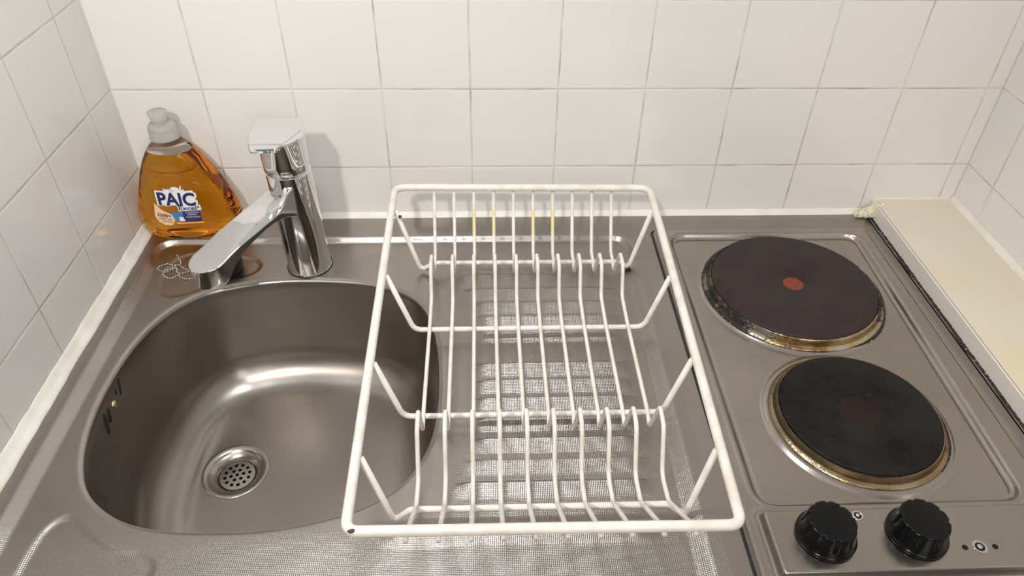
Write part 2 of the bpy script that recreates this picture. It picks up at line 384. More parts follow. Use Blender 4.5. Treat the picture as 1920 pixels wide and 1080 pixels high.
# ------------------------------------------------------------------ bowl outline
BZ = -0.006
raw = [(0.1045,-0.1494),(0.0775,-0.1749),(0.0590,-0.2152),(0.0510,-0.2669),(0.0512,-0.3199),(0.0590,-0.3640),(0.0722,-0.3973),(0.0885,-0.4180),(0.1125,-0.4350),(0.1367,-0.4440),(0.1624,-0.4484),(0.1913,-0.4500),(0.2195,-0.4500),(0.2493,-0.4472),(0.2791,-0.4411),(0.3075,-0.4318),(0.3289,-0.4195),(0.3460,-0.4030),(0.3586,-0.3801),(0.3668,-0.3490),(0.3692,-0.3081),(0.3665,-0.2558),(0.3597,-0.2136),(0.3475,-0.1795),(0.3284,-0.1560),(0.2987,-0.1400),(0.2573,-0.1312),(0.1988,-0.1280),(0.1569,-0.1325),(0.1274,-0.1405)]
raw = [drop(p, BZ) for p in raw]
outl = catmull(raw, 10)
for _ in range(12): outl = 0.25 * np.roll(outl, 1, 0) + 0.5 * outl + 0.25 * np.roll(outl, -1, 0)
BC = np.array((0.205, -0.290))
ang = np.arctan2(outl[:, 1] - BC[1], outl[:, 0] - BC[0]); rad = np.hypot(outl[:, 0] - BC[0], outl[:, 1] - BC[1])
od = np.argsort(ang); ang, rad = ang[od], rad[od]
NTH = 240; TH = np.linspace(-PI, PI, NTH, endpoint=False)
RAD = np.interp(TH, ang, rad, period=2 * PI)
def R_of(th): return np.interp(th, TH, RAD, period=2 * PI)
bowl_poly = [(BC[0] + r * math.cos(t), BC[1] + r * math.sin(t)) for t, r in zip(TH, RAD)]

# ------------------------------------------------------------------ worktop height field
main_poly = rounded_poly([(0.019, -0.0455), (0.0215, -0.555), (0.5885, -0.555), (0.5955, -0.0455)], 0.030)
front_corner = None
tap_poly = catmull([(0.040,-0.098),(0.0475,-0.078),(0.062,-0.0665),(0.085,-0.066),(0.11,-0.071),(0.132,-0.0745),(0.147,-0.081),(0.1545,-0.094),(0.150,-0.108),(0.136,-0.117),(0.115,-0.124),(0.095,-0.138),(0.080,-0.1475),(0.066,-0.1515),(0.0525,-0.1465),(0.0435,-0.130),(0.0395,-0.113)], 3)
soap_poly = catmull([(0.0515,-0.455),(0.0565,-0.436),(0.068,-0.426),(0.082,-0.431),(0.098,-0.4445),(0.118,-0.4565),(0.14,-0.4605),(0.154,-0.467),(0.159,-0.478),(0.156,-0.492),(0.15,-0.53),(0.13,-0.55),(0.08,-0.55),(0.056,-0.53),(0.0505,-0.49)], 3)
# drainer ridges: (far edge y, near edge y, x start, x end)
RID = [(-0.0999,-0.1171,0.372,0.567),(-0.1221,-0.1425,0.376,0.566),(-0.1482,-0.1658,0.388,0.566),(-0.1721,-0.189,0.397,0.566),(-0.1942,-0.2090,0.401,0.566),(-0.217,-0.234,0.400,0.566),(-0.2657,-0.2826,0.399,0.565),(-0.2891,-0.3045,0.399,0.565),(-0.312,-0.3265,0.399,0.562),(-0.337,-0.3515,0.398,0.561),(-0.3614,-0.3757,0.397,0.560),(-0.385,-0.399,0.393,0.560),(-0.4084,-0.4225,0.383,0.560),(-0.4530,-0.4675,0.325,0.556)]
HOBO = [(0.6225, -0.040), (0.6195, -0.56), (0.8895, -0.56), (0.8930, -0.040)]
def deck_z(x, y):
    wS = 0.0066 + 0.0060 * sstep((-0.075 - y) / 0.03)             # the rear step is steep, the side steps are gentler
    t = (poly_sd(x, y, main_poly)) / wS; lin = np.clip(t, 0, 1)
    z = BZ * (0.75 * lin + 0.25 * sstep(lin))
    z = z - 0.0016 * sstep(poly_sd(x, y, tap_poly) / 0.006)
    z = z - 0.0020 * sstep(poly_sd(x, y, soap_poly) / 0.007)
    for yf, yn, xa, xb in RID:
        # each rib: short steep back, long slope towards the front
        yt = yf + 0.0012
        yn = yn + 0.0022; dn = np.clip((y - yn) / (yt - yn), 0, 1)
        prof = np.where(y > yt, 1 - sstep((y - yt) / 0.0032), dn)
        prof = np.where(y < yn, 0, prof)
        ex = sstep((x - xa) / 0.02) * sstep((xb - x) / 0.022)
        z = z + 0.0050 * prof * ex
    # edge towards the bowl rolls over
    th = np.arctan2(y - BC[1], x - BC[0]); d = np.hypot(x - BC[0], y - BC[1]) - R_of(th)
    z = z - 0.0015 * (1 - sstep(d / 0.004)) 
    z = np.where(poly_sd(x, y, HOBO) > 0.004, -0.012, z)
    return z

sink = thing('kitchenette_sink_top', 'stainless steel kitchenette worktop with a rounded sink bowl and ribbed drainer', 'sink', (0.30, -0.30, 0))
def grid_mesh(name, xs, ys, zf, hole=None, mat_=None, parent=None, skirt=None):
    X, Y = np.meshgrid(xs, ys, indexing='ij'); nx, ny = X.shape
    X = X.copy(); Y = Y.copy()
    keep = np.ones((nx, ny), bool)
    if hole is not None:
        th = np.arctan2(Y - BC[1], X - BC[0]); Rr = R_of(th); dd = np.hypot(X - BC[0], Y - BC[1]) - Rr
        keep = dd > 0
        cell = keep[:-1, :-1] | keep[1:, :-1] | keep[:-1, 1:] | keep[1:, 1:]
        # snap inside vertices that belong to a kept cell onto the outline
        touch = np.zeros((nx, ny), bool)
        touch[:-1, :-1] |= cell; touch[1:, :-1] |= cell; touch[:-1, 1:] |= cell; touch[1:, 1:] |= cell
        sn = touch & ~keep
        X[sn] = BC[0] + Rr[sn] * np.cos(th[sn]); Y[sn] = BC[1] + Rr[sn] * np.sin(th[sn])
    else:
        cell = np.ones((nx - 1, ny - 1), bool); touch = keep
    Z = zf(X, Y)
    idx = -np.ones((nx, ny), int); idx[touch] = np.arange(touch.sum())
    co = np.stack([X[touch], Y[touch], Z[touch]], 1)
    a = idx[:-1, :-1][cell]; b = idx[1:, :-1][cell]; c = idx[1:, 1:][cell]; d = idx[:-1, 1:][cell]
    faces = np.stack([a, b, c, d], 1)
    me = bpy.data.meshes.new(name); me.from_pydata(co.tolist(), [], faces.tolist()); me.validate(); me.update()
    return link(name, me, mat_, parent)
xs = np.concatenate([np.arange(0.0015, 0.625, 0.0015), np.linspace(0.625, 0.9085, 40)])
ys = np.arange(-0.62, -0.0005, 0.00125)
grid_mesh('drainer_deck', xs, ys, deck_z, hole=True, mat_=MT['deck'], parent=sink)
# folded front and side edges of the worktop
bm = bmesh.new(); box(bm, (0.0015, -0.6215, -0.035), (0.9085, -0.6195, 0.0)); box(bm, (0.9068, -0.6200, -0.030), (0.9085, -0.0005, 0.0))
mesh_obj('folded_edge', bm, MT['deck'], sink, smooth=False)

# bowl
DR = np.array((0.1385, -0.2810)); DZ = -0.146
def bowl():
    bm = bmesh.new(); rings = []
    prof = []                                                       # (inset, z)
    prof.append((-0.0012, BZ - 0.0014)); prof.append((0.0002, BZ - 0.0022)); prof.append((0.0012, BZ - 0.0045))
    for k in range(1, 9):                                            # wall
        t = k / 8; prof.append((0.0012 + 0.010 * t, BZ - 0.0045 + (-0.098 - (BZ - 0.0045)) * t))
    fr = 0.044
    for k in range(1, 13):                                           # fillet
        a = k / 12 * PI / 2 * 0.93
        prof.append((0.0112 + fr * (1 - math.cos(a)), -0.098 - fr * math.sin(a)))
    for ins, z in prof:
        rings.append([bm.verts.new((BC[0] + (r - ins) * math.cos(t), BC[1] + (r - ins) * math.sin(t), z)) for t, r in zip(TH, RAD)])
    base_in, base_z = prof[-1]
    for k in range(1, 17):                                           # floor falls to the waste
        t = k / 16; ring = []
        for th, r in zip(TH, RAD):
            ax, ay = BC[0] + (r - base_in) * math.cos(th), BC[1] + (r - base_in) * math.sin(th)
            bx, by = DR[0] + 0.0355 * math.cos(th), DR[1] + 0.0355 * math.sin(th)
            ring.append(bm.verts.new((ax + (bx - ax) * t, ay + (by - ay) * t, base_z + (DZ - base_z) * (1 - (1 - t) ** 1.7))))
        rings.append(ring)
    for a, b in zip(rings[:-1], rings[1:]):
        for k in range(NTH): bm.faces.new((a[k], a[(k + 1) % NTH], b[(k + 1) % NTH], b[k]))
    return mesh_obj('sink_bowl', bm, MT['bowl'], sink)
bowl()
# waste: flange ring, dished cup, perforated strainer
bm = bmesh.new()
lathe(bm, [(0.0362, -0.0012), (0.0358, 0.0004), (0.0345, 0.0009), (0.0290, 0.0002), (0.0282, -0.0010), (0.0265, -0.0022), (0.0235, -0.0036), (0.0215, -0.0060), (0.0200, -0.0085)], (DR[0], DR[1], DZ), 96)
waste = mesh_obj('waste_flange', bm, MT['satin'], sink)
# strainer disc with 19 holes
def strainer():
    bm = bmesh.new(); rs = 0.0192; hr = 0.0019; cs = []
    for ring, (n, rr) in enumerate(((1, 0), (6, 0.0066), (12, 0.0132))):
        for k in range(n):
            a = 2 * PI * k / n + 0.3; cs.append((rr * math.cos(a), rr * math.sin(a)))
    for cx_, cy_ in cs:
        pass
    n = 150; g = np.linspace(-rs, rs, n); vid = {}
    vs = {}
    for i in range(n):
        for j in range(n):
            x, y = g[i], g[j]; rr = math.hypot(x, y)
            if rr > rs: s = rs / rr; x *= s; y *= s
            for cx_, cy_ in cs:
                d = math.hypot(x - cx_, y - cy_)
                if d < hr + 0.00022 and d > 1e-9: 
                    if d > hr - 0.00022: s = hr / d; x = cx_ + (x - cx_) * s; y = cy_ + (y - cy_) * s
            vs[i, j] = (x, y)
    for i in range(n - 1):
        for j in range(n - 1):
            q = [(i, j), (i + 1, j), (i + 1, j + 1), (i, j + 1)]
            mx = sum(vs[k][0] for k in q) / 4; my = sum(vs[k][1] for k in q) / 4
            if math.hypot(g[i], g[j]) > rs * 1.02: continue
            if any(math.hypot(mx - a, my - b) < hr for a, b in cs): continue
            f = []
            for k in q:
                if k not in vid: vid[k] = bm.verts.new((DR[0] + vs[k][0], DR[1] + vs[k][1], DZ - 0.0080 + 0.0006 * (1 - (math.hypot(*vs[k]) / rs) ** 2)))
                f.append(vid[k])
            try: bm.faces.new(f)
            except ValueError: pass
    o = mesh_obj('strainer_plate', bm, MT['satin'], waste); return o
strainer()
bm = bmesh.new(); lathe(bm, [(0.0200, -0.0085), (0.0200, -0.05), (0, -0.05)], (DR[0], DR[1], DZ), 48)
mesh_obj('waste_pipe', bm, MT['hole'], waste)

# overflow slots in the left wall of the bowl
def on_bowl_wall(y, z):
    """x of the left bowl wall at plan y, height z"""
    t = np.clip((BZ - 0.0045 - z) / (0.098 + BZ - 0.0045), 0, 1); ins = 0.0012 + 0.010 * t
    best = None
    for th in np.linspace(PI - 1.2, PI + 1.2, 400):
        r = float(R_of(math.atan2(math.sin(th), math.cos(th)))) - ins
        yy = BC[1] + r * math.sin(th)
        if best is None or abs(yy - y) < best[0]: best = (abs(yy - y), BC[0] + r * math.cos(th))
    return best[1]
ovf_c = (-0.2915, -0.026)
bm = bmesh.new()
for (y0, z0, y1, z1, rr) in ((-0.2660, -0.0130, -0.2745, -0.0290, 0.0017), (-0.2765, -0.0160, -0.2795, -0.0230, 0.0015), (-0.2995, -0.0200, -0.3070, -0.0330, 0.0021), (-0.3080, -0.0180, -0.3175, -0.0370, 0.0023)):
    pts = []
    for k in range(7):
        t = k / 6; y = y0 + (y1 - y0) * t; z = z0 + (z1 - z0) * t; pts.append((on_bowl_wall(y, z) - 0.0006, y, z))
    tube(bm, pts, [rr * 0.55] + [rr] * 5 + [rr * 0.6], 10)
ovf = mesh_obj('overflow_slots', bm, MT['hole'], sink)
bm = bmesh.new(); lathe(bm, [(0, 0.0026), (0.0026, 0.0024), (0.0044, 0.0012), (0.0050, -0.001)], (0, 0, 0), 24)
bmesh.ops.rotate(bm, verts=bm.verts, matrix=Matrix.Rotation(math.radians(85), 3, 'Y'))
bmesh.ops.translate(bm, verts=bm.verts, vec=(on_bowl_wall(-0.2885, -0.027) + 0.0002, -0.2885, -0.027))
mesh_obj('overflow_screw', bm, MT['brass'], sink)

# ------------------------------------------------------------------ hob
HT = 0.0050
hob_out = rounded_poly([(0.6225, -0.040), (0.6195, -0.56), (0.8895, -0.56), (0.8930, -0.040)], 0.006)
hob_in = rounded_poly([(0.6395, -0.0525), (0.6365, -0.4415), (0.8668, -0.4415), (0.8775, -0.0540)], 0.021)
panel_p = rounded_poly([(0.6335, -0.4475), (0.6335, -0.508), (0.8830, -0.508), (0.8830, -0.4460)], 0.006)
BIG, SMALL = (0.758, -0.1620), (0.757, -0.3490)
def hob_z(x, y):
    do = poly_sd(x, y, hob_out); z = HT * sstep(do / 0.0045)
    z = np.where(do < 0, -0.0004, z)
    di = poly_sd(x, y, hob_in)
    z = z + 0.0009 * np.exp(-((di + 0.0022) / 0.0017) ** 2)        # rolled bead along the well
    z = z - 0.0050 * sstep((di) / 0.0042) - 0.0008 * np.exp(-((di - 0.0058) / 0.0016) ** 2)
    for (c, r0) in ((BIG, 0.099), (SMALL, 0.0835)):                 # pressed collar round each plate
        d = np.hypot(x - c[0], y - c[1]); z = z + 0.0030 * (1 - sstep((d - r0 + 0.003) / 0.0065)) * (di > 0)
    z = z + 0.0075 * sstep((poly_sd(x, y, panel_p)) / 0.0045) + 0.0004 * np.exp(-((poly_sd(x, y, panel_p) + 0.003) / 0.002) ** 2)
    return z
hob = thing('electric_hob', 'stainless steel two-plate electric hob with black knobs at its front edge', 'hob', (0.757, -0.30, 0))
grid_mesh('hob_tray', np.arange(0.6170, 0.8955, 0.0011), np.arange(-0.562, -0.0365, 0.0011), hob_z, mat_=MT['hob'], parent=hob)
bm = bmesh.new(); tube(bm, [(p[0] + (-0.0008 if p[0] > 0.75 else -0.0010), p[1] + (-0.0008 if p[1] > -0.3 else 0.0), 0.0002) for p in hob_out], 0.0011, 8, closed=True)  # dark tube standing in for the shade in the gap under the hob edge
mesh_obj('hob_gap_shade', bm, MT['rubber'], hob)
MT['plate_big'] = plate_mat('brown_cast_iron', (0.030, 0.020, 0.020), (0.043, 0.030, 0.029), BIG, (0.22, 0.050, 0.028), 0.0105, 0)
MT['plate_small'] = plate_mat('black_cast_iron', (0.005, 0.0045, 0.004), (0.016, 0.0135, 0.012), SMALL, (0.020, 0.011, 0.010), 0.0175, 5)
MT['burnt_big'] = burnt_mat('burnt_trim_ring', BIG, 0, 0, 1.0)
MT['burnt_small'] = burnt_mat('tinted_trim_ring', SMALL, 0, 0, -0.9)
def hotplate(c, R, Rb, ring_m, plate_m, label):
    z0 = 0.0018
    bm = bmesh.new()
    wob = [1 + 0.004 * math.sin(3 * k) for k in range(8)]
    lathe(bm, [(0, 0.0126 + 0), (R * 0.13, 0.0126), (R * 0.145, 0.0131), (R * 0.235, 0.0131), (R * 0.25, 0.0136), (R * 0.972, 0.0140), (R * 0.99, 0.0136), (R, 0.0124), (R * 1.004, 0.0105), (R * 1.0, 0.0085)], (c[0], c[1], 0), 128)
    p = mesh_obj('hotplate', bm, plate_m, hob); p['label'] = label
    bm = bmesh.new()
    lathe(bm, [(R * 1.0, 0.0092), (R * 1.008, 0.0122), (R * 1.020, 0.0124), (R * 1.030, 0.0112), (R * 1.036, 0.0058), (R * 1.040, 0.0050), (R * 1.048, 0.0050), (R * 1.056, 0.0056), (Rb * 0.990, 0.0042), (Rb * 1.0, 0.0030), (Rb * 1.002, 0.0012)], (c[0], c[1], 0), 160)
    r = mesh_obj('trim_ring', bm, ring_m, p, autosmooth=50)
    return p
pb = hotplate(BIG, 0.0893, 0.0985, MT['burnt_big'], MT['plate_big'], 'large brown hotplate with a red centre spot')
ps = hotplate(SMALL, 0.0712, 0.0795, MT['burnt_small'], MT['plate_small'], 'small black hotplate with a dished centre')
# burnt crust hanging at the edge of the big ring
def crust(c, R, a0, a1, wmin, wmax, seed, parent, zc=0.0022):
    r = np.random.default_rng(seed); bm = bmesh.new(); n = 220; inner = []; outer = []; top = []
    for i in range(n + 1):
        t = i / n; a = math.radians(a0 + (a1 - a0) * t); env = math.sin(PI * t) ** 0.4
        wd = (wmin + (wmax - wmin) * abs(math.sin(7 * t + seed)) * r.uniform(0.5, 1)) * env
        for lst, rr, z in ((inner, R - 0.003, zc + 0.0016), (top, R + wd * 0.6, zc + 0.0016 * r.uniform(0.5, 1)), (outer, R + wd, zc - 0.0016)):
            lst.append(bm.verts.new((c[0] + rr * math.cos(a), c[1] + rr * math.sin(a), z)))
    for i in range(n):
        bm.faces.new((inner[i], inner[i + 1], top[i + 1], top[i])); bm.faces.new((top[i], top[i + 1], outer[i + 1], outer[i]))
    mesh_obj('burnt_crust', bm, MT['grime'], parent)
crust(BIG, 0.0980, -75, 45, 0.0012, 0.0042, 3, pb)
crust(BIG, 0.0975, 120, 262, 0.0006, 0.0022, 6, pb)
crust(SMALL, 0.0800, -50, 15, 0.0004, 0.0018, 9, ps)
# knobs
def knob(c, rot):
    bm = bmesh.new(); zb = HT + 0.0075
    lathe(bm, [(0.0225, 0.0), (0.0232, 0.0008), (0.0232, 0.0028), (0.0222, 0.0036), (0.0216, 0.0040), (0.0216, 0.0058), (0.0212, 0.0070)], (c[0], c[1], zb), 96)
    k = mesh_obj('knob', bm, MT['black'], hob)
    def fl(a, r, z):
        return 1.0 if z < 0.0085 else 1 - 0.085 * (max(0.0, math.cos(10 * (a - rot))) ** 3) * min(1, (z - 0.0085) / 0.002)
    bm = bmesh.new()
    lathe(bm, [(0.0212, 0.0060), (0.0208, 0.0080), (0.0203, 0.0095), (0.0193, 0.0150), (0.0186, 0.0195), (0.0180, 0.0207), (0.0168, 0.0210), (0, 0.0208)], (c[0], c[1], zb), 240, fl)
    mesh_obj('grip', bm, MT['black'], k)
    return k
knob((0.6790, -0.4745), 0.2); knob((0.7520, -0.4745), 0.45)
# cup and screw in the panel, pilot lamp holes
def cup(c, r, screw=True):
    bm = bmesh.new(); zb = HT + 0.0075
    lathe(bm, [(r * 1.35, 0.0002), (r * 1.15, 0.0008), (r * 0.95, 0.0003), (r * 0.85, 0.0001)], (c[0], c[1], zb), 32)
    s = mesh_obj('screw', bm, MT['bright_steel'], hob)
    bm = bmesh.new(); lathe(bm, [(r * 0.88, 0.0002), (0, 0.0002)], (c[0], c[1], zb), 32); mesh_obj('screw_recess', bm, MT['hole'], s)
    bm = bmesh.new(); lathe(bm, [(r * 0.5, 0.0002), (r * 0.45, 0.0006), (0, 0.0007)], (c[0] + r * 0.05, c[1] + r * 0.1, zb), 16); mesh_obj('screw_head', bm, MT['bright_steel'], s)
cup((0.7122, -0.4569), 0.0034); cup((0.7967, -0.4871), 0.0042)
for hx in (0.7847, 0.8088):
    bm = bmesh.new(); lathe(bm, [(0.0022, 0.00025), (0, 0.0003)], (hx, -0.4873, HT + 0.0075), 24); mesh_obj('panel_hole', bm, MT['hole'], hob)

# ------------------------------------------------------------------ side worktop on the right
side = thing('side_worktop', 'cream laminate worktop strip right of the hob, standing higher than the steel', 'worktop', (0.965, -0.3, 0))
bm = bmesh.new(); box(bm, (0.9150, -0.66, -0.03), (XR, 0.0, 0.0195), 0.0006); mesh_obj('worktop_board', bm, MT['shelf'], side, smooth=False)
bm = bmesh.new(); box(bm, (0.9120, -0.66, -0.03), (0.9146, -0.0005, 0.0200), 0.0005); mesh_obj('edge_band', bm, MT['edge_band'], side, smooth=False)
bm = bmesh.new(); box(bm, (0.9143, -0.66, 0.010), (0.9153, -0.012, 0.0197)); mesh_obj('dark_joint', bm, MT['grime'], side, smooth=False)
# dirt in the gap between steel and side worktop
r_ = np.random.default_rng(11); bm = bmesh.new(); L, Rr = [], []
for i in range(401):
    y = -0.62 + 0.612 * i / 400; wv = -0.0002 + 0.0014 * max(0, math.sin(i * 0.11) * math.sin(i * 0.031 + 1)) + r_.uniform(0, 0.0007)
    L.append(bm.verts.new((0.9100 - wv, y, 0.0005))); Rr.append(bm.verts.new((0.9123, y, 0.0016 + 0.0012 * r_.random())))
for i in range(400): bm.faces.new((L[i], L[i + 1], Rr[i + 1], Rr[i]))
tag(mesh_obj('joint_grime', bm, MT['grime']), 'black grime filling the joint between the hob steel and the cream worktop', 'grime')['kind'] = 'stuff'
bm = bmesh.new(); box(bm, (XR - 0.0009, -0.0009, 0.0195), (XR, 0.0, 0.6)); tag(mesh_obj('trim_3', bm, mat('dark_grout', (0.60, 0.55, 0.48), 0.7), smooth=False), kind='structure')
b4 = bead('trim_4', ((XR, 0.0, 0), (XR, -0.60, 0)), (-1, 0, 0), 0.0060, 0.0060, seed=8, amp=0.12); b4.location.z = 0.0195
b5 = bead('trim_5', ((0.918, 0.0, 0), (XR, 0.0, 0)), (0, -1, 0), 0.0022, 0.0022, n=40, seed=9, amp=0.3); b5.location.z = 0.0195
# lump of old sealant in the rear corner
bm = bmesh.new()
for i in range(44):
    t = i / 43
    c = Vector((0.897 + 0.022 * t + random.uniform(-.003, .003), -0.006 - 0.009 * t * random.random() - random.uniform(0, .006), 0.002 + 0.016 * t * random.uniform(.4, 1)))
    bmesh.ops.create_icosphere(bm, subdivisions=2, radius=random.uniform(0.0035, 0.0062), matrix=Matrix.Translation(c) @ Matrix.Diagonal((1, random.uniform(.7, 1.2), random.uniform(.6, 1), 1)))
for v in bm.verts: v.co += Vector((random.uniform(-1, 1), random.uniform(-1, 1), random.uniform(-1, 1))) * 0.0006
tag(mesh_obj('sealant_lump', bm, MT['foam']), 'lump of yellowed old sealant where steel, tiles and cream worktop meet', 'sealant')

# ------------------------------------------------------------------ tap
tap = thing('mixer_tap', 'chrome single-lever mixer tap standing behind the sink bowl', 'tap', (0.209, -0.093, BZ))
TB = Vector((0.2090, -0.0930, BZ)); TT = Vector((0.2045, -0.0925, 0.160))
def tap_axis(z): return TB + (TT - TB) * ((z - BZ) / (0.160 - BZ))
def tlathe(bm, prof, seg=96):
    rings = []
    for r, z in prof:
        c = tap_axis(z); rings.append([bm.verts.new((c.x + r * math.cos(2 * PI * k / seg), c.y + r * math.sin(2 * PI * k / seg), z)) for k in range(seg)])
    for a, b in zip(rings[:-1], rings[1:]):
        for k in range(seg): bm.faces.new((a[k], a[(k + 1) % seg], b[(k + 1) % seg], b[k]))
    bm.faces.new(rings[0][::-1]); bm.faces.new(rings[-1])
bm = bmesh.new(); tlathe(bm, [(0.0250, BZ), (0.0250, BZ + 0.0015), (0.0245, BZ + 0.002), (0.0243, 0.03), (0.0241, 0.09), (0.0240, 0.1225), (0.0234, 0.1230), (0.0222, 0.1232), (0.0222, 0.1250)])
mesh_obj('tap_body', bm, MT['chrome'], tap, autosmooth=40)
bm = bmesh.new(); tlathe(bm, [(0.0262, BZ - 0.0003), (0.0262, BZ + 0.0006), (0.0250, BZ + 0.0008)]); mesh_obj('base_gasket', bm, MT['rubber'], tap)
# lever head: cylinder cut by a sloping plane, with the lever plate running forward from it
def head():
    bm = bmesh.new(); seg = 96; c = tap_axis(0.145)
    n_top = lambda x, y: 0.1690 + (y + 0.067) * 0.13                 # top plane falls towards the front
    rings = []
    for (r, z) in ((0.0226, 0.1246), (0.0236, 0.1250), (0.0242, 0.1262), (0.0243, 0.135)):
        rings.append([bm.verts.new((c.x + r * math.cos(2 * PI * k / seg), c.y + r * math.sin(2 * PI * k / seg), z)) for k in range(seg)])
    ring = []; ring2 = []
    for k in range(seg):
        x, y = c.x + 0.0244 * math.cos(2 * PI * k / seg), c.y + 0.0244 * math.sin(2 * PI * k / seg)
        ring.append(bm.verts.new((x, y, n_top(x, y) - 0.0015)))
        x, y = c.x + 0.0232 * math.cos(2 * PI * k / seg), c.y + 0.0232 * math.sin(2 * PI * k / seg); ring2.append(bm.verts.new((x, y, n_top(x, y) - 0.0003)))
    rings += [ring, ring2]
    for a, b in zip(rings[:-1], rings[1:]):
        for k in range(seg): bm.faces.new((a[k], a[(k + 1) % seg], b[(k + 1) % seg], b[k]))
    bm.faces.new(rings[0][::-1]); bm.faces.new(rings[-1])
    return mesh_obj('lever_head', bm, MT['chrome'], tap, autosmooth=40), n_top
lh, n_top = head()
def lever():
    plan = rounded_poly([(0.1765, -0.0690), (0.1735, -0.1000), (0.1795, -0.1240), (0.2060, -0.1225), (0.2200, -0.1010), (0.2275, -0.0880), (0.2215, -0.0655)], 0.004, 5)
    bm = bmesh.new(); top = []; rim = []; bot = []; cxm = sum(p[0] for p in plan) / len(plan); cym = sum(p[1] for p in plan) / len(plan)
    for x, y in plan:
        x1, y1 = cxm + (x - cxm) * 0.965, cym + (y - cym) * 0.965
        top.append(bm.verts.new((x1, y1, n_top(x1, y1) + 0.0004))); rim.append(bm.verts.new((x, y, n_top(x, y) - 0.0012)))
        th = 0.007 if y > -0.105 else 0.0045; x2, y2 = cxm + (x - cxm) * 0.95, cym + (y - cym) * 0.95
        bot.append(bm.verts.new((x2, y2, n_top(x2, y2) - th)))
    n = len(plan); bm.faces.new(top)
    for a, b in ((top, rim), (rim, bot)):
        for k in range(n): bm.faces.new((a[k], a[(k + 1) % n], b[(k + 1) % n], b[k]))
    bm.faces.new(bot[::-1])
    o = mesh_obj('lever', bm, MT['chrome'], tap, autosmooth=35)
    return o
lever()
def spout():
    c0 = tap_axis(0.09); tip = Vector((0.1190, -0.1930)); u = Vector((tip.x - c0.x, tip.y - c0.y)); Ls = u.length; u.normalize(); v = Vector((-u.y, u.x))
    bm = bmesh.new(); rings = []; seg = 96
    S = [0.0, 0.012, 0.018, 0.021, 0.024, 0.027, 0.030, 0.034, 0.038, 0.043, 0.05, 0.057, 0.065, 0.073, 0.08, 0.086, 0.092, 0.101, 0.107, 0.1125, 0.117, 0.1205, 0.123, 0.1247, 0.1256]
    k_ = Ls / 0.1256
    for s in S:
        zt = np.interp(s, [0, 0.024, 0.05, 0.08, 0.105, 0.1256], [0.100, 0.0955, 0.0895, 0.0795, 0.0685, 0.0650])
        zb = np.interp(s, [0, 0.024, 0.036, 0.05, 0.065, 0.08, 0.09, 0.098, 0.105, 0.1256], [0.072, 0.0815, 0.0820, 0.0790, 0.0735, 0.0670, 0.0600, 0.0480, 0.0430, 0.0425])
        w0 = np.interp(s, [0, 0.02, 0.04, 0.07, 0.105], [0.0215, 0.0195, 0.0178, 0.0182, 0.0205])
        if s > 0.105: w0 = 0.0205 * math.sqrt(max(0.0, 1 - ((s - 0.105) / 0.0207) ** 2))
        ring = []; hh = (zt - zb) / 2; zc = (zt + zb) / 2
        pw = 0.11
        for k in range(seg):
            a = 2 * PI * k / seg; ca, sa = math.cos(a), math.sin(a)
            lx = math.copysign(abs(ca) ** pw, ca) * w0; lz = math.copysign(abs(sa) ** pw, sa) * hh
            p = Vector((c0.x, c0.y)) + u * (s * k_) + v * lx
            f = lx / max(w0, 1e-6)
            if sa > 0:                                               # right shoulder rolls down, its root flares up the body
                lz -= float(np.interp(s, [0, 0.03, 0.07, 0.095], [0.008, 0.006, 0.003, 0.0])) * max(0.0, (f - 0.55) / 0.45) ** 1.2
                lz += float(np.interp(s, [0, 0.018, 0.023, 0.029, 0.036, 0.046], [0.030, 0.020, 0.012, 0.0055, 0.0015, 0.0])) * float(sstep((f + 0.3) / 1.0))
            ring.append(bm.verts.new((p.x, p.y, zc + lz)))
        rings.append(ring)
    for a, b in zip(rings[:-1], rings[1:]):
        for k in range(seg): bm.faces.new((a[k], a[(k + 1) % seg], b[(k + 1) % seg], b[k]))
    bm.faces.new(rings[0][::-1]); bm.faces.new(rings[-1])
    o = mesh_obj('spout', bm, MT['chrome'], tap, autosmooth=38)
    c = Vector((c0.x, c0.y)) + u * (0.104 * k_)
    bm = bmesh.new(); lathe(bm, [(0.0135, 0.0440), (0.0130, 0.0415), (0, 0.0415)], (c.x, c.y, 0), 40); mesh_obj('aerator', bm, MT['bright_steel'], tap)
spout()

